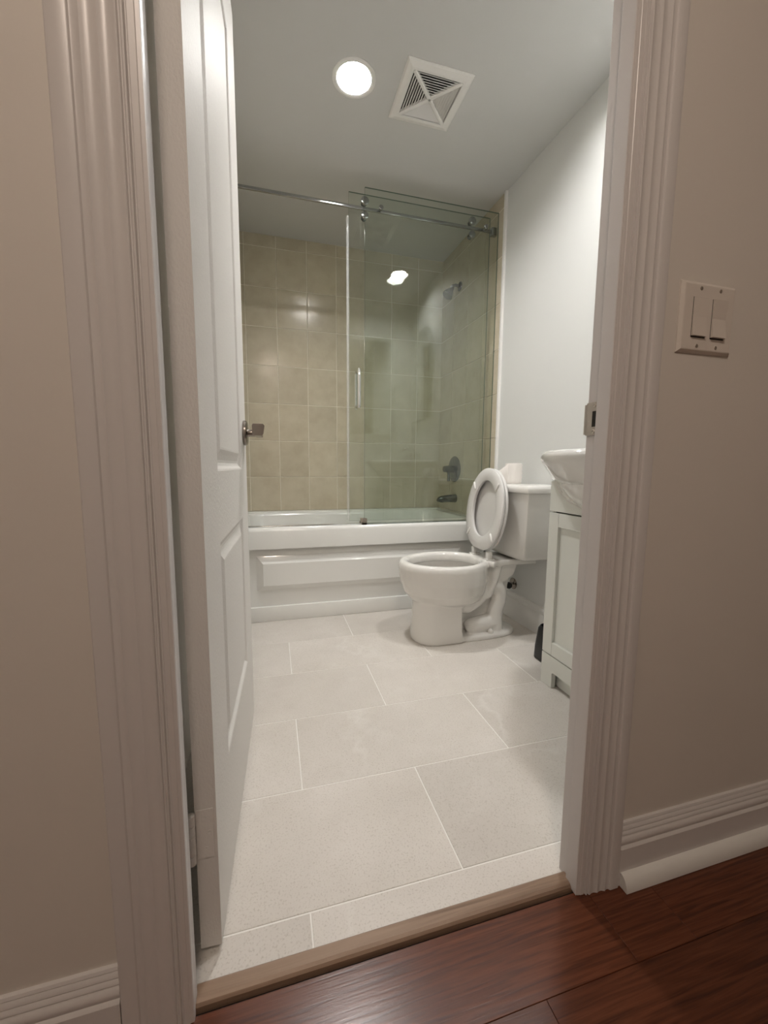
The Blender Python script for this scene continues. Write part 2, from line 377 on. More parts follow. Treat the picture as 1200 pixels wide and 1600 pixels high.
# jambs: a stop half and a rabbet half
def jamb(name, label, pieces):
    bm = bmesh.new()
    for lo, hi in pieces: box(bm, lo, hi, 0.0012, 2)
    return tag(obj(name, bm, 'jamb_paint'), label, 'door jamb', kind='structure')
jamb_r = jamb('trim_4', 'white jamb on the latch side of the doorway', [((JR, WH - 0.0085, 0), (JR + 0.02, 0.609, HEAD)), ((JR + 0.006, 0.605, 0), (JR + 0.02, WBT - 0.0005, HEAD))])
jamb('trim_5', 'white jamb on the hinge side of the doorway', [((JL - 0.03, WH - 0.006, 0), (JL, 0.609, HEAD)), ((JL - 0.03, 0.605, 0), (JL - 0.018, 0.646, HEAD))])
jamb('trim_6', 'white head jamb over the doorway', [((JL - 0.02, WH - 0.0085, HEAD), (JR + 0.02, 0.609, HEAD + 0.02)), ((JL - 0.02, 0.605, HEAD + 0.006), (JR + 0.02, WBT - 0.0005, HEAD + 0.02))])
# strike plate on the latch jamb
bm = bmesh.new(); XS = JR + 0.0055
outer = [(0.6065, 0.907), (0.636, 0.907), (0.636, 0.966), (0.6065, 0.966)]
hole = [(0.609, 0.922), (0.6215, 0.922), (0.6215, 0.950), (0.609, 0.950)]
for (a, b), (c, d) in zip(zip(outer, outer[1:] + outer[:1]), zip(hole, hole[1:] + hole[:1])):
    for x in (XS, XS - 0.0016):
        bm.faces.new([bm.verts.new((x, *p)) for p in (a, b, d, c)])
box(bm, (XS - 0.0016, 0.634, 0.909), (XS + 0.004, 0.6415, 0.964), 0.001, 2)
sp = part('strike_plate', bm, 'aged_steel', jamb_r); sp['label'] = 'dull metal strike plate with dark latch hole'
bm = bmesh.new(); box(bm, (XS - 0.0006, 0.6075, 0.921), (XS + 0.001, 0.623, 0.951)); part('latch_hole', bm, 'dark_gap', sp)
for z in (0.913, 0.960):
    bm = bmesh.new(); lathe(bm, (XS - 0.0014, 0.617, z), (-1, 0, 0), [(0, 0.0042), (0.0012, 0.0032), (0.0006, 0.0008)], 12); part('screw', bm, 'aged_steel', sp)
# threshold strip
bm = bmesh.new()
extrude_profile(bm, [(0.592, -0.008), (0.592, 0.0045), (0.595, 0.0085), (0.600, 0.0105), (0.619, 0.0095), (0.6225, 0.0065), (0.6225, -0.008)], (JL - 0.002, 0, 0), (JR + 0.008, 0, 0), (0, 1, 0), (0, 0, 1))
tag(setorigin(obj('trim_7', bm, 'oak'), (0.2, 0.605, 0)), 'light oak threshold strip between tile and laminate', 'threshold', kind='structure')
# hall baseboards with shoe moulding
BB = [(0, 0), (0.0155, 0), (0.0155, 0.0800), (0.0135, 0.0830), (0.0115, 0.0850), (0.0135, 0.0900), (0.0135, 0.0960), (0.0110, 0.1010), (0.0085, 0.1035), (0.0105, 0.1060), (0.0095, 0.1100), (0.0072, 0.1125),
      (0.0085, 0.1150), (0.0075, 0.1195), (0.0050, 0.1225), (0.0062, 0.1245), (0.0045, 0.1285), (0, 0.1295)]
SH = [(0.0155, 0)] + [(0.0155 + 0.018 * math.cos(a), 0.030 * math.sin(a)) for a in [i * math.pi / 16 for i in range(9)]]
def baseboard(name, label, x0, x1, shoe0, shoe1):
    bm = bmesh.new(); extrude_profile(bm, BB, (x0, WH, 0), (x1, WH, 0), (0, -1, 0), (0, 0, 1))
    o = tag(setorigin(obj(name, bm, 'trim_paint', smooth=True, angle=30), ((x0 + x1) / 2, WH, 0)), label, 'baseboard', kind='structure')
    bm = bmesh.new(); extrude_profile(bm, SH, (shoe0, WH, 0), (shoe1, WH, 0), (0, -1, 0), (0, 0, 1))
    s = part('shoe_moulding', bm, 'white_trim', o, True, 40); s['label'] = 'brighter quarter round strip along the foot'
baseboard('baseboard_right', 'white grooved hall baseboard right of the doorway', 0.660, 2.2, 0.663, 2.2)
baseboard('baseboard_left', 'white grooved hall baseboard left of the doorway', -1.6, -0.2290, -1.6, -0.2310)
# bathroom baseboard along the right wall
bm = bmesh.new()
BB2 = [(0, 0), (0.014, 0), (0.014, 0.105), (0.010, 0.112), (0.012, 0.120), (0.012, 0.130), (0.006, 0.140), (0.006, 0.148), (0, 0.150)]
loft(bm, [[rw(yy, -0.001 + d, 0) + Vector((0, 0, z)) for d, z in BB2] for yy in (1.00, YT + 0.03)])
tag(obj('baseboard_back', bm, 'white_trim', smooth=True, angle=30), 'white bathroom baseboard behind the toilet', 'baseboard', kind='structure')

# ------------------------------------------------------------------ door (open, hinged left)
DA = Vector((-0.105, 0.667, 0.0)); DB = Vector((-0.080, 1.366, 0.0)); DT = (DB - DA).normalized(); DN = Vector((DT.y, -DT.x, 0))
DTH, DW, DZ0, DZ1 = 0.034, 0.690, 0.012, 2.112
def dp(s, d, z): return DA + DT * s + DN * d + Vector((0, 0, z))
bm = bmesh.new()
ss = [0, 0.147, 0.545, DW]; zz = [DZ0, 0.262, 0.700, 0.836, 1.945, DZ1]
PAN = {(1, 1), (1, 3)}
def rect_ring(s0, s1, z0, z1, i, d): return [dp(s0 + i, d, z0 + i), dp(s1 - i, d, z0 + i), dp(s1 - i, d, z1 - i), dp(s0 + i, d, z1 - i)]
PROF = [(0, 0), (0.004, -0.0015), (0.010, -0.0065), (0.016, -0.0085), (0.022, -0.0085), (0.034, -0.0045), (0.043, -0.0010), (0.047, -0.0006)]
for side in (0, 1):
    def SD(r): return r if side == 0 else [p - DN * (DTH + 2 * (p - DA).dot(DN)) for p in r]
    for i in range(3):
        for j in range(5):
            if (i, j) in PAN:
                rings = [SD(rect_ring(ss[i], ss[i + 1], zz[j], zz[j + 1], a, d)) for a, d in PROF]
                loft(bm, rings, False, True)
            else:
                bm.faces.new([bm.verts.new(p) for p in SD(rect_ring(ss[i], ss[i + 1], zz[j], zz[j + 1], 0, 0))])
def quad(*ps): bm.faces.new([bm.verts.new(p) for p in ps])
quad(dp(0, 0, DZ0), dp(0, -DTH, DZ0), dp(0, -DTH, DZ1), dp(0, 0, DZ1)); quad(dp(DW, 0, DZ0), dp(DW, -DTH, DZ0), dp(DW, -DTH, DZ1), dp(DW, 0, DZ1))
quad(dp(0, 0, DZ0), dp(DW, 0, DZ0), dp(DW, -DTH, DZ0), dp(0, -DTH, DZ0)); quad(dp(0, 0, DZ1), dp(DW, 0, DZ1), dp(DW, -DTH, DZ1), dp(0, -DTH, DZ1))
bmesh.ops.remove_doubles(bm, verts=bm.verts[:], dist=0.0003)
door = tag(setorigin(obj('door_1', bm, 'door_paint'), (-0.12, 0.667, DZ0)), 'white two panel door standing open into the bathroom', 'door', kind='structure')
# lever handle
HS, HZ = 0.628, 0.944
bm = bmesh.new(); lathe(bm, dp(HS, 0, HZ), DN, [(0, 0.036), (0.004, 0.037), (0.010, 0.036), (0.013, 0.030), (0.013, 0.016)], 32)
rose = part('rosette', bm, 'brushed_nickel', door, True, 35)
rose['label'] = 'round satin nickel handle rose'
bm = bmesh.new(); lathe(bm, dp(HS, 0.012, HZ), DN, [(0, 0.0125), (0.008, 0.0105), (0.026, 0.0105), (0.030, 0.012), (0.044, 0.012)], 20)
part('stem', bm, 'brushed_nickel', rose, True, 35)
bm = bmesh.new()
rings = []
for q in range(9):
    t = q / 8; s = HS + 0.014 - 0.100 * t; hw_ = 0.0115 + 0.0055 * t * t; hh = 0.0115 + 0.0050 * t
    cz = HZ + 0.004 * t; cd = 0.045 + 0.004 * t
    rings.append([dp(s, cd + hw_ * a, cz + hh * b) for a, b in ((-1, -.7), (-.7, -1), (.55, -1), (.8, -.7), (1, .7), (.75, 1), (-.85, 1), (-1, .75))])
loft(bm, rings); part('lever', bm, 'brushed_nickel', rose, True, 40)
# hinges
for hz in (0.232, 1.860):
    bm = bmesh.new()
    box(bm, (-0.1375, 0.6652, hz - 0.045), (-0.110, 0.6668, hz + 0.045), 0.0005, 1)
    hg = part('hinge', bm, 'door_paint', door)
    for q in range(5):
        bm = bmesh.new(); lathe(bm, (-0.1435, 0.6585, hz - 0.044 + q * 0.0178), (0, 0, 1), [(0, 0.0058), (0.0005, 0.0066), (0.0165, 0.0066), (0.017, 0.0058)], 16); part('knuckle', bm, 'door_paint', hg, True, 40)
    for x, z in ((-0.124, 0.030), (-0.1165, 0.002), (-0.1225, -0.027)):
        bm = bmesh.new(); lathe(bm, (x, 0.6652, hz + z), (0, -1, 0), [(-0.0003, 0.0040), (0.0007, 0.0034), (0.0001, 0.0010)], 12); part('screw', bm, 'door_paint', hg)

# ------------------------------------------------------------------ bathtub
Y0, Y1, XT0, XT1, ZR = 2.180, YB - 0.0035, XL + 0.010, 1.262, 0.520
def rrect(x0, x1, y0, y1, r, z, n=6):
    out = []
    for cx, cy, a0 in ((x1 - r, y1 - r, 0), (x0 + r, y1 - r, 90), (x0 + r, y0 + r, 180), (x1 - r, y0 + r, 270)):
        for k in range(n + 1):
            a = math.radians(a0 + 90 * k / n); out.append(Vector((cx + r * math.cos(a), cy + r * math.sin(a), z)))
    return out
tub = empty('bathtub', (0.50, 2.56, 0), 'white alcove bathtub with panelled apron below the glass shower screen', 'bathtub')
bm = bmesh.new()
loft(bm, [rrect(XT0, XT1, Y0, Y1, 0.004, 0.405), rrect(XT0, XT1, Y0, Y1, 0.004, 0.498), rrect(XT0 + .002, XT1 - .002, Y0 + 0.003, Y1 - .002, 0.004, 0.510), rrect(XT0 + .004, XT1 - .004, Y0 + 0.010, Y1 - .003, 0.006, 0.518),
          rrect(XT0 + .006, XT1 - .006, Y0 + 0.020, Y1 - .005, 0.008, ZR),
          rrect(XT0 + .07, XT1 - .07, 2.262, 2.895, 0.10, ZR), rrect(XT0 + .08, XT1 - .08, 2.274, 2.885, 0.10, 0.512), rrect(XT0 + .088, XT1 - .085, 2.284, 2.878, 0.10, 0.495),
          rrect(XT0 + .14, XT1 - .11, 2.310, 2.845, 0.11, 0.25), rrect(XT0 + .20, XT1 - .15, 2.340, 2.815, 0.12, 0.15), rrect(XT0 + .28, XT1 - .20, 2.390, 2.765, 0.12, 0.125)], False, True)
part('rim', bm, 'acrylic', tub, True, 35)
bm = bmesh.new(); box(bm, (XT0, 2.905, 0.51), (XT1, YB - 0.001, 0.5275), 0.004, 2); part('back_ledge', bm, 'acrylic', tub, True, 40)
bm = bmesh.new(); YA = 2.213
box(bm, (XT0, YA, 0.0), (XT1, YA + 0.03, 0.407))
def pan(i, d, x0=-0.095, x1=1.10, z0=0.172, z1=0.362): return [Vector((x, YA - d, z)) for x, z in ((x0 + i, z0 + i * .9), (x1 - i, z0 + i * .9), (x1 - i, z1 - i * 1.15), (x0 + i, z1 - i * 1.15))]
loft(bm, [pan(0, -0.002), pan(0, 0.002), pan(0.004, 0.004), pan(0.034, 0.024)])
part('apron_panel', bm, 'acrylic', tub, True, 12)
bm = bmesh.new(); box(bm, (XT0, YA - 0.014, 0.0), (XT1, YA + 0.02, 0.083), 0.004, 2); part('skirt', bm, 'acrylic', tub, True, 40)
bm = bmesh.new(); lathe(bm, (0.98, 2.575, 0.1255), (0, 0, 1), [(0, 0.035), (0.003, 0.034), (0.005, 0.02)], 24); part('drain', bm, 'chrome', tub, True, 40)

# ------------------------------------------------------------------ shower screen
GB, GA_, GR = 2.205, 2.255, 2.230
def pane(bm, x0, x1, y, z0, z1, t=0.008):
    box(bm, (x0, y - t / 2, z0), (x1, y + t / 2, z1))
    for f in bm.faces:
        f.material_index = 0 if abs(f.normal.y) > 0.9 else 1
def pane_obj(name, root, *a):
    bm = bmesh.new(); pane(bm, *a); bm.normal_update()
    for f in bm.faces: f.material_index = 0 if abs(f.normal.y) > 0.9 else 1
    return part(name, bm, ['glass', 'glass_edge'], root)
scr = empty('shower_screen', (0.88, GB, 0.521), 'fixed clear glass panel with chrome rail on the bathtub rim', 'shower screen')
pane_obj('glass_panel', scr, 0.494, 1.276, GB, 0.522, 2.284)
bm = bmesh.new(); box(bm, (XL + 0.012, GR - 0.006, 2.187), (1.273, GR + 0.006, 2.203), 0.002, 2)
part('rail', bm, 'dark_chrome', scr, True, 40)
for x in (0.580, 1.194):
    bm = bmesh.new(); lathe(bm, (x, GB - 0.016, 2.195), (0, 1, 0), [(0, 0.010), (0.002, 0.012), (0.010, 0.012), (0.010, 0.007), (0.024, 0.007)], 20); part('standoff', bm, 'dark_chrome', scr, True, 40)
for x0, x1 in ((XL + 0.009, XL + 0.035), (1.243, 1.278)):
    bm = bmesh.new(); box(bm, (x0, GR - 0.013, 2.172), (x1, GR + 0.013, 2.216), 0.003, 2); part('wall_bracket', bm, 'dark_chrome', scr, True, 40)
bm = bmesh.new(); box(bm, (0.478, GB - 0.014, 0.5205), (0.508, GB + 0.064, 0.532), 0.002, 2); box(bm, (0.478, GB - 0.014, 0.5205), (0.508, GB - 0.006, 0.556), 0.002, 2); box(bm, (0.478, GB + 0.006, 0.5205), (0.508, GB + 0.040, 0.552), 0.002, 2)
part('bottom_guide', bm, 'aged_steel', scr, True, 40)
bm = bmesh.new(); box(bm, (XL + 0.012, GB + 0.006, 0.5205), (1.272, GB + 0.016, 0.5260), 0.002, 2); part('rim_strip', bm, 'chrome', scr)
sld = empty('sliding_shower_door', (0.83, GA_, 0.53), 'clear sliding glass door with chrome D handle behind the fixed panel', 'shower door')
pane_obj('glass_panel', sld, 0.418, 1.250, GA_, 0.535, 2.280)
bm = bmesh.new()
loft(bm, [circle((0.412, GA_, z), 0.0075, (0, 0, 1), 16) for z in (0.545, 2.160)]); sl = part('edge_seal', bm, 'vinyl', sld, True, 40); sl['label'] = 'milky clear edge seal strip'
bm = bmesh.new(); hp = [(0.466, GA_ - 0.004, 1.366), (0.466, GA_ - 0.030, 1.366), (0.466, GA_ - 0.042, 1.354), (0.466, GA_ - 0.042, 1.19), (0.466, GA_ - 0.030, 1.178), (0.466, GA_ - 0.004, 1.178)]
tube(bm, smooth_path(hp, 5), 0.0095, 14); part('handle', bm, 'chrome', sld, True, 50)
bm = bmesh.new(); tube(bm, smooth_path([(x, 2 * GA_ - y, z) for x, y, z in hp], 5), 0.0095, 14); part('handle', bm, 'chrome', sld, True, 50)
for x in (0.500, 1.125):
    for z, rr_ in ((2.234, 0.021), (2.163, 0.019)):
        bm = bmesh.new(); lathe(bm, (x, GR - 0.008, z), (0, 1, 0), [(0, rr_ - .004), (0.002, rr_), (0.012, rr_), (0.012, 0.008), (0.038, 0.008), (0.038, 0.014), (0.042, 0.013)], 28); part('roller', bm, 'dark_chrome', sld, True, 40)

# ------------------------------------------------------------------ shower fittings on the right wall
NR = Vector((-1, -SK, 0)).normalized()
b0 = rw(2.672, 0.0075, 0.831)
valve = empty('shower_valve', b0, 'round chrome shower valve with lever on the tiled wall', 'shower valve')
bm = bmesh.new(); lathe(bm, b0, NR, [(0, 0.090), (0.004, 0.092), (0.008, 0.088), (0.014, 0.060), (0.016, 0.030)], 40); part('escutcheon', bm, 'gunmetal', valve, True, 40)
bm = bmesh.new(); lathe(bm, b0 + NR * 0.015, NR, [(0, 0.026), (0.030, 0.022), (0.034, 0.026), (0.070, 0.021), (0.074, 0.016)], 28); part('hub', bm, 'gunmetal', valve, True, 40)
bm = bmesh.new(); tube(bm, [b0 + NR * 0.05, b0 + NR * 0.058 + Vector((0, -0.02, -0.05)), b0 + NR * 0.060 + Vector((0, -0.03, -0.085))], [0.010, 0.009, 0.011], 14); part('lever', bm, 'gunmetal', valve, True, 40)
b1 = rw(2.650, 0.0075, 0.622)
spout = empty('tub_spout', b1, 'chrome bathtub spout below the shower valve', 'tub spout')
bm = bmesh.new()
rings = []
for t, w_, h_, dz in ((0, .030, .030, 0), (.02, .029, .029, 0), (.07, .027, .026, -.001), (.115, .024, .022, -.004), (.135, .021, .016, -.008), (.142, .014, .008, -.012)):
    c = b1 + NR * t + Vector((0, 0, dz)); rings.append([c + Vector((0, 1, 0)) * w_ * math.cos(2 * math.pi * k / 20) + Vector((0, 0, 1)) * h_ * math.sin(2 * math.pi * k / 20) for k in range(20)])
loft(bm, rings); part('spout_body', bm, 'gunmetal', spout, True, 50)
bm = bmesh.new(); lathe(bm, b1 + NR * 0.105 + Vector((0, 0, -0.012)), (0, 0, -1), [(0, 0.015), (0.016, 0.014)], 16); part('outlet', bm, 'gunmetal', spout, True, 40)
b2 = rw(2.665, 0.0075, 2.075)
sh = empty('shower_sprayer', b2, 'dull chrome shower head high on the tiled wall', 'shower head')
hd = Vector((1.185, 2.645, 2.028))
bm = bmesh.new(); lathe(bm, b2, NR, [(0, 0.030), (0.003, 0.031), (0.010, 0.018)], 28); part('flange', bm, 'gunmetal', sh, True, 40)
bm = bmesh.new(); tube(bm, smooth_path([b2, b2 + NR * 0.035 + Vector((0, 0, 0.004)), b2 + NR * 0.062 + Vector((0, 0, -0.008)), hd + Vector((0.015, 0, 0.025))], 6), 0.010, 14); part('arm', bm, 'gunmetal', sh, True, 50)
ax = Vector((-0.55, -0.05, -0.83)).normalized()
bm = bmesh.new(); lathe(bm, hd + Vector((0.018, 0, 0.028)), ax, [(0, 0.013), (0.018, 0.015), (0.026, 0.020), (0.050, 0.033), (0.072, 0.036), (0.076, 0.033), (0.074, 0.026)], 28); part('nozzle', bm, 'gunmetal', sh, True, 40)

# ------------------------------------------------------------------ toilet (u = distance from the wall, v = sideways, z)
TX, TY = 1.292, 1.795
def tp(u, v, z): return Vector((TX - u, TY + v, z))
toilet = empty('toilet', tp(0.45, 0, 0), 'white two piece toilet with raised seat and lid', 'toilet')
def egg(uf, ub, hw_, z, n=40, sq=2.0):
    """egg-like ring, front at u=uf, back at u=ub"""
    um = ub + (uf - ub) * 0.46; out = []
    for k in range(n):
        a = 2 * math.pi * k / n; ca, sa = math.cos(a), math.sin(a)
        cu = abs(ca) ** (2 / sq) * (1 if ca > 0 else -1); sv = abs(sa) ** (2 / sq) * (1 if sa > 0 else -1)
        out.append(tp(um + (uf - um if cu > 0 else um - ub) * cu, hw_ * sv, z))
    return out
bm = bmesh.new()
# bowl shell: outer wall upward, over the rim and down inside
loft(bm, [egg(.560, .330, .060, .165), egg(.615, .310, .108, .180), egg(.655, .290, .142, .205), egg(.688, .275, .170, .245), egg(.706, .268, .184, .295), egg(.713, .268, .188, .340), egg(.716, .268, .190, .368),
          egg(.713, .270, .187, .385), egg(.704, .276, .180, .394), egg(.690, .285, .169, .397), egg(.674, .298, .155, .394), egg(.664, .308, .146, .384), egg(.660, .312, .143, .362), egg(.662, .310, .145, .353),
          egg(.688, .288, .167, .344), egg(.688, .288, .167, .318), egg(.676, .325, .157, .295), egg(.640, .385, .120, .245), egg(.590, .43, .075, .20), egg(.56, .45, .04, .19)])
# rear deck under the tank
def deck(z, s): return [tp(u, v * s, z) for u, v in ((.025, -.098), (.025, .098), (.20, .100), (.25, .110), (.285, .128), (.300, .10), (.302, 0), (.300, -.10), (.285, -.128), (.25, -.110), (.20, -.100))]
bm2 = bmesh.new(); loft(bm2, [deck(.366, .97), deck(.374, 1), deck(.392, 1), deck(.396, .985)])
def merge(dst, src):
    me_ = bpy.data.meshes.new('tmp'); src.to_mesh(me_); src.free(); dst.from_mesh(me_); bpy.data.meshes.remove(me_)
bmesh.ops.recalc_face_normals(bm2, faces=bm2.faces[:]); bmesh.ops.recalc_face_normals(bm, faces=bm.faces[:]); merge(bm, bm2)
def add(fn):
    b_ = bmesh.new(); fn(b_); bmesh.ops.recalc_face_normals(b_, faces=b_.faces[:]); merge(bm, b_)
# front column with a flat rear cut
def col(uf, ub, hw_, z):
    out = []
    for k in range(25):
        a = -math.pi / 2 + math.pi * k / 24
        ca = math.cos(a); out.append(tp(uf - 0.11 + 0.11 * ca ** 0.8 if ca > 0 else uf - .11, hw_ * math.sin(a), z))
    out += [tp(ub, hw_, z), tp(ub, -hw_, z)]
    return out
add(lambda b_: loft(b_, [col(.650, .425, .110, 0), col(.651, .425, .111, .02), col(.647, .428, .109, .06), col(.643, .430, .108, .12), col(.642, .430, .110, .18), col(.645, .430, .120, .215)]))
# foot plate
add(lambda b_: loft(b_, [egg(.60, .095, .105, 0, sq=2.6), egg(.60, .094, .106, .012, sq=2.6), egg(.598, .098, .102, .022, sq=2.6), egg(.59, .108, .092, .026, sq=2.6)]))
# central web and rear neck
def web(pts, hw_):
    b_ = bmesh.new(); loft(b_, [[tp(u, -hw_, z) for u, z in pts], [tp(u, hw_, z) for u, z in pts]]); bmesh.ops.recalc_face_normals(b_, faces=b_.faces[:]); merge(bm, b_)
web([(.42, .01), (.42, .16), (.30, .30), (.12, .33), (.16, .01)], .016)
web([(.300, .27), (.29, .36), (.11, .38), (.135, .31), (.18, .28), (.24, .26)], .070)
add(lambda b_: loft(b_, [egg(.292, .190, .100, .36), egg(.292, .210, .10, .30), egg(.325, .24, .09, .21), egg(.44, .30, .05, .16)]))
# trapway bulging on both sides
trap = [((.430, .185), .050), ((.385, .180), .055), ((.325, .207), .047), ((.285, .250), .042), ((.240, .262), .042), ((.205, .230), .040), ((.202, .175), .038), ((.220, .120), .038), ((.222, .070), .042), ((.222, .015), .044)]
for sv in (-.044, .044):
    cl = smooth_path([tp(u, sv, z) for (u, z), r_ in trap], 5)
    rr_ = [trap[min(q // 5, 9)][1] * (1 - (q % 5) / 5) + trap[min(q // 5 + 1, 9)][1] * (q % 5) / 5 for q in range(len(cl))]
    add(lambda b_: tube(b_, cl, rr_, 18))
    add(lambda b_: tube(b_, smooth_path([tp(.372, sv * .8, .040), tp(.350, sv, .052), tp(.29, sv, .062), tp(.23, sv, .068)], 5), [.022, .029, .034, .037, .040] + [.042] * 11, 16))
bowl = part('bowl', bm, 'porcelain', toilet, True, recalc=False)
rm = bowl.modifiers.new('remesh', 'REMESH'); rm.mode = 'VOXEL'; rm.voxel_size = 0.0045; rm.use_smooth_shade = True
smm = bowl.modifiers.new('smooth', 'SMOOTH'); smm.factor = 0.5; smm.iterations = 7
bm = bmesh.new(); loft(bm, [egg(.612, .41, .090, .2215), egg(.612, .41, .090, .2225)]); part('water', bm, 'water', toilet)
for s in (-1, 1):
    bm = bmesh.new(); lathe(bm, tp(.262, s * .083, .025), (0, 0, 1), [(0, .014), (.010, .014), (.018, .011), (.022, .004)], 18); part('bolt_cap', bm, 'porcelain', toilet, True, 50)
# tank
def trect(u0, u1, hw_, z, bul=0.02, n=10):
    """tank ring: flat back, softly bowed front with rounded corners"""
    out = [tp(u0, -hw_, z)]
    for k in range(n + 1):
        t = -1 + 2 * k / n; out.append(tp(u1 + bul * (1 - t * t), hw_ * t * 0.93, z))
        if k == 0: out.insert(-1, tp(u1 - 0.016, -hw_, z)); out.insert(-1, tp(u1 - 0.006, -hw_ * 0.985, z))
        if k == n: out += [tp(u1 - 0.006, hw_ * 0.985, z), tp(u1 - 0.016, hw_, z)]
    out.append(tp(u0, hw_, z)); return out
bm = bmesh.new()
loft(bm, [trect(.030, .150, .165, .402, .012), trect(.022, .163, .185, .410, .014), trect(.016, .170, .196, .430, .016), trect(.010, .178, .212, .56, .018), trect(.008, .184, .224, .70, .02), trect(.008, .185, .226, .727, .02)])
part('tank', bm, 'porcelain', toilet, True, 40)
bm = bmesh.new()
loft(bm, [trect(.006, .188, .230, .726, .024), trect(.004, .196, .238, .732, .026), trect(.004, .199, .240, .748, .027), trect(.006, .195, .236, .759, .026), trect(.012, .186, .226, .765, .024)])
part('tank_lid', bm, 'porcelain', toilet, True, 40)
bm = bmesh.new(); p = tp(.196, .145, .672); lathe(bm, p, (-1, 0, 0), [(0, .014), (.008, .014), (.012, .008)], 18); tube(bm, [p + Vector((-.012, 0, 0)), p + Vector((-.016, -.03, -.003)), p + Vector((-.016, -.075, -.010))], [.006, .006, .007], 10)
part('flush_lever', bm, 'chrome', toilet, True, 40)
# seat and lid, raised and leaning back against the tank
SB = Vector((0.996, TY + .002, 0.416)); LEAN = math.radians(6.2); SU = Vector((math.sin(LEAN), 0, math.cos(LEAN))); SN = Vector((-math.cos(LEAN), 0, math.sin(LEAN)))
def sp_(w_, h_, d): return SB + Vector((0, 1, 0)) * w_ + SU * h_ + SN * d
def seat_out(i, n=44):
    out = []
    for k in range(n):
        a = 2 * math.pi * k / n - math.pi / 2
        w_ = 0.173 * math.cos(a); h_ = 0.2225 + 0.2065 * math.sin(a)
        if h_ < 0.2225:
            f = (0.2225 - h_) / 0.2065; w_ *= 1 + 0.16 * f * f
            w_ = max(-0.173, min(0.173, w_)); h_ = max(h_, 0.022)
        s = 1 - i / 0.173; out.append((w_ * s, 0.2225 + (h_ - 0.2225) * (1 - i / 0.205)))
    return out
def seat_in(i, n=44):
    out = []
    for k in range(n):
        a = 2 * math.pi * k / n - math.pi / 2
        w_ = (0.110 + i) * math.cos(a) * (1 + (0.05 if math.sin(a) < 0 else 0) * abs(math.sin(a))); h_ = 0.2265 + (0.140 + i) * math.sin(a)
        out.append((w_, h_))
    return out
bm = bmesh.new()
loft(bm, [[sp_(w_, h_, d) for w_, h_ in ring] for ring, d in ((seat_out(0.004), -.009), (seat_out(0), -.005), (seat_out(0), .005), (seat_out(.005), .009), (seat_in(.006), .009), (seat_in(0.001), .006), (seat_in(0), -.004), (seat_in(.004), -.009), (seat_out(0.004), -.009))], False, False)
bmesh.ops.remove_doubles(bm, verts=bm.verts[:], dist=0.0002)
seat = part('seat', bm, 'seat_plastic', toilet, True, 50)
for w_, h_, t in ((-.110, .335, -1), (.110, .335, 1), (-.122, .105, 1), (.122, .105, -1)):
    bm = bmesh.new(); d0 = Vector((0, 1, 0)) * t * 0.5 + SU * 0.86; d0.normalize(); c = sp_(w_, h_, .011)
    if h_ < .2: c = sp_(w_ * .93, h_ - .01, .011)
    tube(bm, [c - d0 * .022, c - d0 * .019, c + d0 * .019, c + d0 * .022], [.0025, .0050, .0050, .0025], 10); part('bumper', bm, 'white_trim', seat, True, 50)
bm = bmesh.new()
loft(bm, [[sp_(w_, h_, d) for w_, h_ in ring] for ring, d in ((seat_out(.155), -.026), (seat_out(.030), -.024), (seat_out(.022), -.013), (seat_out(.004), -.0115), (seat_out(0), -.015), (seat_out(.001), -.023), (seat_out(.012), -.031), (seat_out(.06), -.037), (seat_out(.155), -.039))])
part('lid', bm, 'seat_plastic', toilet, True, 45)
for s in (-1, 1):
    bm = bmesh.new(); box(bm, (0.992, TY + s * .072 - .016, .394), (1.040, TY + s * .072 + .016, .402), .003, 2); box(bm, (0.998, TY + s * .072 - .013, .400), (1.024, TY + s * .072 + .013, .436), .005, 2)
    part('hinge', bm, 'white_trim', toilet, True, 45)
# water supply stop behind the toilet
b3 = rw(1.925, 0.0, 0.198)
stop = empty('supply_valve', b3, 'small dark chrome water stop on wall behind the toilet', 'water valve')
bm = bmesh.new(); lathe(bm, b3, NR, [(0, .032), (.003, .032), (.012, .014)], 24); part('escutcheon', bm, 'brushed_nickel', stop, True, 40)
bm = bmesh.new(); lathe(bm, b3 + NR * .010, NR, [(0, .008), (.030, .008), (.030, .013), (.052, .013)], 16); part('valve_body', bm, 'chrome', stop, True, 40)
bm = bmesh.new(); lathe(bm, b3 + NR * .046, (0, -1, 0), [(0, .006), (.022, .006), (.022, .019), (.034, .017)], 16); part('knob', bm, 'black_plastic', stop, True, 40)
bm = bmesh.new(); tube(bm, smooth_path([b3 + NR * .045 + Vector((0, 0, .01)), b3 + NR * .05 + Vector((0, .01, .08)), b3 + NR * .06 + Vector((0, .02, .14)), b3 + NR * .045 + Vector((0, .03, .19))], 5), .006, 10); part('hose', bm, 'brushed_nickel', stop, True, 50)

# toilet paper roll on the tank lid
RC = Vector((1.183, 1.806, 0.7655)); R0 = 0.041
roll = empty('toilet_paper_roll', RC, 'white toilet paper roll standing on the toilet tank', 'toilet paper')
bm = bmesh.new()
rings = []
for k in range(11):
    z = 0.102 * k / 10; rad = R0 + (0.0012 if k % 2 else 0) - (0.002 if k in (0, 10) else 0); rings.append(circle(RC + Vector((0, 0, z)), rad, (0, 0, 1), 32))
rings.append(circle(RC + Vector((0, 0, .102)), .020, (0, 0, 1), 32)); rings.append(circle(RC + Vector((0, 0, .03)), .0195, (0, 0, 1), 32))
loft(bm, rings); part('roll_body', bm, 'paper', roll, True, 40)
bm = bmesh.new()
P0 = [(-.038, -.014, .100), (-.041, -.014, .072), (-.040, -.014, .040), (-.034, -.016, .002)]
P1 = [(-.056, .002, .082), (-.066, .002, .056), (-.054, .000, .028), (-.036, -.008, .001)]
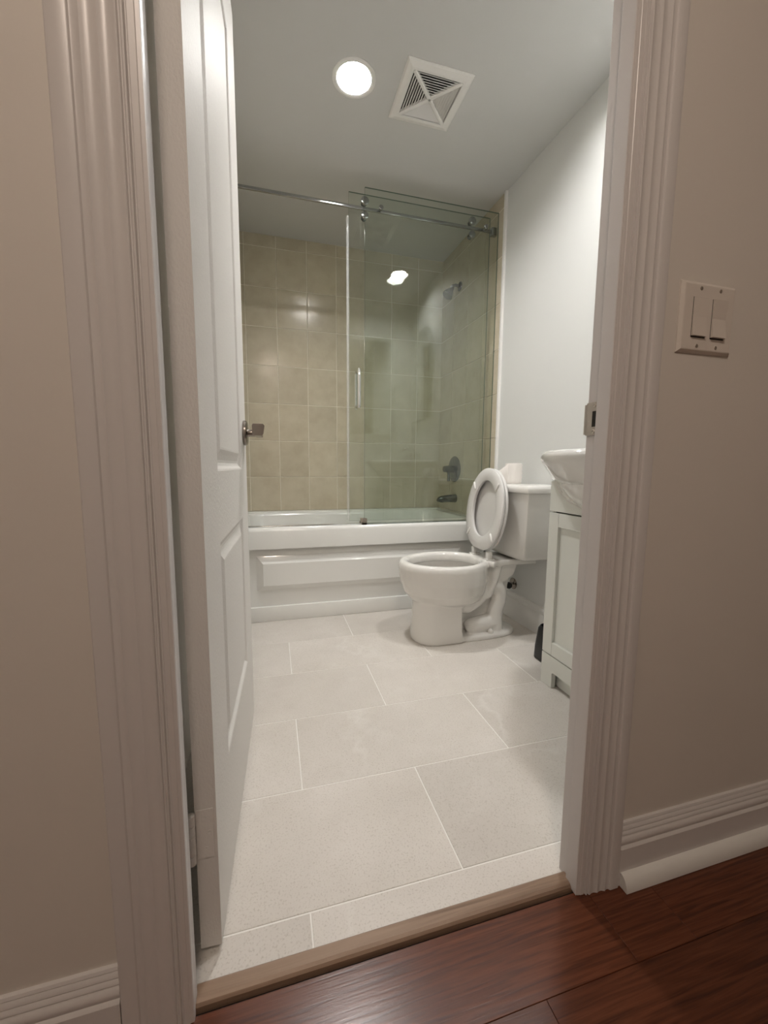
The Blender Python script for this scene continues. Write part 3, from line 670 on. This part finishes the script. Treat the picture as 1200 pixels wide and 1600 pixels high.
P2 = [(-.074, .018, .062), (-.090, .020, .045), (-.070, .014, .022), (-.040, .002, .000)]
rowsv = [[bm.verts.new(RC + Vector(q)) for q in P] for P in (P0, P1, P2)]
for a, b in zip(rowsv, rowsv[1:]):
    for i in range(3): bm.faces.new((a[i], a[i + 1], b[i + 1], b[i]))
r = bmesh.ops.extrude_face_region(bm, geom=bm.faces[:]); bmesh.ops.translate(bm, verts=[g for g in r['geom'] if isinstance(g, bmesh.types.BMVert)], vec=(.0012, .0012, 0))
part('loose_sheet', bm, 'paper', roll, True, 60)

# ------------------------------------------------------------------ vanity
VX, VY0, VY1 = 1.016, 0.690, 1.300
van = empty('vanity_cabinet', (1.15, (VY0 + VY1) / 2, 0), 'pale grey green shaker vanity cabinet under the wash basin', 'cabinet')
XWV = xr(VY1) - 0.003
bm = bmesh.new()
box(bm, (VX + 0.018, VY0 + .004, 0.064), (XWV, VY1 - .004, 0.790))
part('carcass', bm, 'cabinet_paint', van)
bm = bmesh.new(); box(bm, (VX, VY0, 0.684), (XWV, VY1, 0.797), .0015, 2); part('top_rail', bm, 'cabinet_paint', van)
bm = bmesh.new(); box(bm, (VX + .016, VY1 - .018, 0.0), (XWV, VY1, 0.684), .001, 1); part('side_panel', bm, 'cabinet_paint', van)
bm = bmesh.new(); box(bm, (VX + .016, VY0, 0.0), (XWV, VY0 + .018, 0.684), .001, 1); part('side_panel', bm, 'cabinet_paint', van)
# plinth with a cut-out foot
bm = bmesh.new()
pts = [(VY0, .001), (VY0, .125), (VY1, .125), (VY1, .001), (VY1 - .062, .001), (VY1 - .062, .058), (VY1 - .068, .064), (VY0 + .068, .064), (VY0 + .062, .058), (VY0 + .062, .001)]
loft(bm, [[Vector((x, a, b)) for a, b in pts] for x in (VX, VX + .018)]); part('plinth', bm, 'cabinet_paint', van)
bm = bmesh.new(); box(bm, (VX + .030, VY0 + .02, .003), (VX + .040, VY1 - .02, .10)); part('toe_board', bm, 'cabinet_paint', van)
bm = bmesh.new(); box(bm, (VX + .0165, VY0 + .004, .120), (VX + .0185, VY1 - .004, .690)); part('gap_shadow', bm, 'dark_gap', van)
for s in (0, 1):
    a0 = VY1 - .302 if s == 0 else VY0; a1 = VY1 if s == 0 else VY0 + .302
    z0, z1 = .129, .679; fwid = .052
    root_d = bpy.data.objects.new('door', None)
    bm = bmesh.new(); box(bm, (VX + .011, a0 + fwid - .004, z0 + fwid - .004), (VX + .016, a1 - fwid + .004, z1 - fwid + .004))
    d_ = part('door', bm, 'cabinet_paint', van)
    for nm, lo, hi in (('stile', (a0, z0), (a0 + fwid - .0004, z1)), ('stile', (a1 - fwid + .0004, z0), (a1, z1)), ('rail', (a0 + fwid + .0006, z0), (a1 - fwid - .0006, z0 + fwid)), ('rail', (a0 + fwid + .0006, z1 - fwid), (a1 - fwid - .0006, z1))):
        bm = bmesh.new(); box(bm, (VX, lo[0], lo[1]), (VX + .017, hi[0], hi[1]), .0008, 1); part(nm, bm, 'cabinet_paint', d_)
    bm = bmesh.new(); ky = a0 + .03 if s == 0 else a1 - .03
    lathe(bm, (VX, ky, z1 - .09), (-1, 0, 0), [(0, .006), (.012, .006), (.016, .013), (.024, .012), (.027, .006)], 18); part('knob', bm, 'chrome', d_, True, 40)
# wash basin with a bowed front
BY = (VY0 + VY1) / 2
def basin_ring(halfw, xside, bulge, z, back=None, n=28, pw=1.5):
    xb = back if back is not None else XWV
    out = [Vector((xb, BY - halfw, z))]
    for k in range(n + 1):
        t = -1 + 2 * k / n
        edge = 1 - max(0, (abs(t) - .93) / .07) ** 2 * .03
        out.append(Vector((xside - bulge * max(0.0, 1 - abs(t / .98) ** 2) ** pw + (0.014 if abs(t) > .97 else 0), BY + halfw * t * edge, z)))
    out.append(Vector((xb, BY + halfw, z))); return out
basin = empty('wash_basin', (1.15, BY, 0.798), 'white ceramic wash basin with bowed front on the vanity cabinet', 'wash basin')
bm = bmesh.new()
loft(bm, [basin_ring(.298, VX - .004, .142, .7975), basin_ring(.306, VX - .012, .152, .812), basin_ring(.315, VX - .022, .162, .832), basin_ring(.324, VX - .030, .170, .850),
          basin_ring(.331, VX - .038, .178, .864), basin_ring(.334, VX - .041, .181, .880), basin_ring(.332, VX - .038, .179, .893), basin_ring(.326, VX - .030, .174, .900), basin_ring(.308, VX - .012, .160, .9015),
          basin_ring(.255, VX + .030, .160, .896, 1.20), basin_ring(.235, VX + .045, .150, .870, 1.19), basin_ring(.17, VX + .07, .10, .82, 1.17), basin_ring(.08, VX + .09, .04, .802, 1.15)])
loft(bm, [basin_ring(.060, VX - .0015, .004, .700, VX - .0008), basin_ring(.150, VX - .002, .040, .708, VX - .0008), basin_ring(.215, VX - .002, .076, .728, VX - .0008), basin_ring(.258, VX - .002, .108, .756, VX - .0008), basin_ring(.282, VX - .002, .132, .784, VX - .0008), basin_ring(.288, VX - .002, .144, .806, VX - .0008), basin_ring(.290, VX - .004, .150, .835, VX - .0008)])
part('basin_body', bm, 'porcelain', basin, True, 60)
bm = bmesh.new(); lathe(bm, (1.225, BY, .895), (0, 0, 1), [(0, .026), (.012, .026), (.018, .018), (.075, .016), (.08, .012)], 20)
tube(bm, smooth_path([(1.225, BY, .955), (1.215, BY, .995), (1.16, BY, 1.005), (1.115, BY, .985), (1.105, BY, .965)], 5), .011, 12); fc = part('faucet', bm, 'chrome', basin, True, 45); fc['label'] = 'chrome faucet at the back of the basin'
for s in (-1, 1):
    bm = bmesh.new(); lathe(bm, (1.23, BY + s * .10, .895), (0, 0, 1), [(0, .024), (.010, .022), (.020, .014), (.040, .014), (.044, .020), (.064, .017), (.068, .006)], 18); part('tap_handle', bm, 'chrome', basin, True, 45)
# black bin behind the vanity
BC = Vector((1.190, 1.425, 0.0))
binr = empty('waste_bin', BC, 'small black plastic bin on floor between vanity and toilet', 'bin')
bm = bmesh.new()
def brr(w_, d_, z): return [Vector((p.x, p.y, z)) + Vector((0, 0, 0)) for p in rrect(BC.x - w_, BC.x + w_, BC.y - d_, BC.y + d_, .028, z)]
loft(bm, [brr(.074, .062, .001), brr(.080, .068, .006), brr(.078, .068, .055), brr(.070, .060, .140), brr(.064, .055, .152), brr(.062, .053, .152), brr(.066, .056, .02)])
part('bin_body', bm, 'black_plastic', binr, True, 40)
# arched mirror above the basin
mir = empty('mirror', (xr(BY) - .004, BY, 1.27), 'tall arched mirror on the wall above the wash basin', 'mirror')
def arch(w_, z0, z1, x, n=24):
    zc = z1 - w_ * 1.15
    out = [Vector((x, BY - w_, z0)), Vector((x, BY + w_, z0))]
    for k in range(n + 1):
        a = math.pi * k / n; out.append(Vector((x, BY + w_ * math.cos(a), zc + (z1 - zc) * math.sin(a))))
    return out
XM = xr(0.70) - .010
xm2 = xr(1.28) - .003
bm = bmesh.new(); loft(bm, [arch(.255, 1.266, 2.045, xm2), arch(.255, 1.266, 2.045, xm2 - .012), arch(.235, 1.286, 2.025, xm2 - .016)], True, False); part('bevel_frame', bm, 'mirror', mir)
bm = bmesh.new(); loft(bm, [arch(.235, 1.286, 2.025, xm2 - .010), arch(.235, 1.286, 2.025, xm2 - .0155)]); part('mirror_glass', bm, 'mirror', mir)

# mirrored wall cabinet on the doorway wall: outside the frame, seen only as the dark panel reflected in the shower glass
cab = empty('wall_cabinet', (.9225, WBT, 1.15), 'dark looking mirrored wall cabinet seen only as reflection in shower glass', 'cabinet')
bm = bmesh.new(); box(bm, (.720, WBT, 1.150), (1.125, WBT + .060, 2.015)); part('cabinet_body', bm, 'cabinet_paint', cab)
for q in range(3):
    bm = bmesh.new(); box(bm, (.721 + .135 * q, WBT + .060, 1.151), (.854 + .135 * q, WBT + .066, 2.014), .001, 1); part('door', bm, 'mirror', cab)

# ------------------------------------------------------------------ ceiling fittings
for k, ((cx, cy), lens, lb) in enumerate(zip(LAMPS, ('lamp_lens', 'lamp_lens_vanity'), ('lit round recessed ceiling lamp beside the exhaust vent', 'lit round recessed ceiling lamp above the vanity, seen reflected in the shower glass'))):
    lamp = empty('ceiling_lamp', (cx, cy, CEIL), lb, 'ceiling lamp')
    bm = bmesh.new(); lathe(bm, (cx, cy, CEIL), (0, 0, -1), [(-.001, .070), (-.001, .086), (.002, .086), (.004, .083), (.004, .073), (.001, .069), (-.046, .0665), (-.046, .0655), (.002, .0675), (.003, .0705)], 40, caps=False); part('trim_ring', bm, 'white_trim', lamp, True, 40)
    bm = bmesh.new(); lathe(bm, (cx, cy, CEIL + .034), (0, 0, -1), [(-.004, .064), (0, .064)], 40); part('lens', bm, lens, lamp)
    bm = bmesh.new(); lathe(bm, (cx, cy, CEIL + .039), (0, 0, 1), [(.001, .069), (.055, .069)], 32); part('housing', bm, 'white_trim', lamp)
hl = empty('ceiling_lamp', (-.085, -.50, CEIL), 'warm dome lamp on hall ceiling behind the viewer', 'ceiling lamp')
bm = bmesh.new(); lathe(bm, (-.085, -.50, CEIL), (0, 0, -1), [(0, .150), (.012, .150), (.016, .140)], 40); part('base', bm, 'white_trim', hl, True, 40)
bm = bmesh.new(); lathe(bm, (-.085, -.50, CEIL - .016), (0, 0, -1), [(0, .138), (.02, .134), (.045, .112), (.062, .075), (.070, .03)], 40); part('globe', bm, 'hall_globe', hl, True, 60)

# exhaust vent: square plate, four fields of slanted vanes between diagonal bars
VCX, VCY, VH = 0.660, 1.727, 0.137
vent = empty('exhaust_vent', (VCX, VCY, CEIL), 'square white exhaust vent with four triangular vane fields on the ceiling', 'vent')
def sq(h_, z): return [Vector((VCX + a * h_, VCY + b * h_, CEIL - z)) for a, b in ((-1, -1), (1, -1), (1, 1), (-1, 1))]
bm = bmesh.new(); loft(bm, [sq(VH, 0.0), sq(VH, .003), sq(VH - .006, .008), sq(VH - .024, .012), sq(VH - .034, .012), sq(VH - .036, .009), sq(VH - .036, 0.0)], False, False); part('frame', bm, 'vent_plastic', vent)
HI = VH - .036
bm = bmesh.new(); loft(bm, [sq(HI + .002, -.0003), sq(HI + .002, .0006)]); part('backing', bm, 'dark_gap', vent)
for a, b in ((1, 1), (1, -1)):
    bm = bmesh.new(); d = Vector((a, b, 0)).normalized(); n_ = Vector((-d.y, d.x, 0)); c = Vector((VCX, VCY, CEIL)); l_ = HI * 1.414
    loft(bm, [[c + d * l_ * e + n_ * w_ + Vector((0, 0, -z)) for w_, z in ((-.0075, .001), (.0075, .001), (.0075, .011), (.004, .0135), (-.004, .0135), (-.0075, .011))] for e in (-1, 1)]); part('diagonal_bar', bm, 'vent_plastic', vent)
NV = 9
for ang in range(4):
    bm = bmesh.new(); ca, sa = math.cos(ang * math.pi / 2), math.sin(ang * math.pi / 2)
    out_ = Vector((ca, sa, 0)); lat = Vector((-sa, ca, 0)); c = Vector((VCX, VCY, CEIL))
    for q in range(NV):
        r0 = .010 + (HI - .010) * q / NV
        hw0 = max(r0 - .004, .002); hw1 = max(r0 + .003, .004)
        # inner edge high, outer edge low: the vane throws the air outwards
        a_ = [c + out_ * (r0 - .001) + lat * s * hw0 + Vector((0, 0, -.0015)) for s in (-1, 1)]
        b_ = [c + out_ * (r0 + .0058) + lat * s * hw1 + Vector((0, 0, -.0095)) for s in (-1, 1)]
        up_ = Vector((0, 0, -.0014)) - out_ * .0014
        loft(bm, [[a_[0], a_[1], a_[1] + up_, a_[0] + up_], [b_[0], b_[1], b_[1] + up_, b_[0] + up_]])
    part('vane_field', bm, 'vent_plastic', vent)

# ------------------------------------------------------------------ light switch on the hall wall
SX0, SX1, SZ0, SZ1 = 0.706, 0.835, 1.057, 1.180
lsw = empty('light_switch', ((SX0 + SX1) / 2, WH, SZ0), 'double rocker light switch plate on the hall wall', 'light switch')
def plate(i, y): return [Vector((x, WH - y, z)) for x, z in ((SX0 + i, SZ0 + i), (SX1 - i, SZ0 + i), (SX1 - i, SZ1 - i), (SX0 + i, SZ1 - i))]
bm = bmesh.new(); loft(bm, [plate(0, 0), plate(0, .002), plate(.005, .0065), plate(.007, .007)]); part('plate', bm, 'switch_plastic', lsw)
for cx, tilt in ((0.748, 1), (0.794, -1)):
    bm = bmesh.new(); box(bm, (cx - .0168, WH - .0073, SZ0 + .0262), (cx + .0168, WH - .006, SZ1 - .0278)); part('rocker_gap', bm, 'dark_gap', lsw)
    bm = bmesh.new(); z0, z1, zm = SZ0 + .0285, SZ1 - .0285, (SZ0 + SZ1) / 2
    pr = [(z0, .006), (z0, .0085 + (.003 if tilt > 0 else .0045)), (zm, .0085), (z1, .0085 + (.0035 if tilt < 0 else .0)), (z1, .006)]
    loft(bm, [[Vector((x, WH - d, z)) for z, d in pr] for x in (cx - .0160, cx + .0160)]); part('rocker', bm, 'switch_plastic', lsw)
    for z in (SZ0 + .012, SZ1 - .012):
        bm = bmesh.new(); lathe(bm, (cx, WH - .0068, z), (0, -1, 0), [(0, .0036), (.0008, .0030)], 14); s_ = part('screw', bm, 'aged_steel', lsw); s_['label'] = 'small metal screw head'
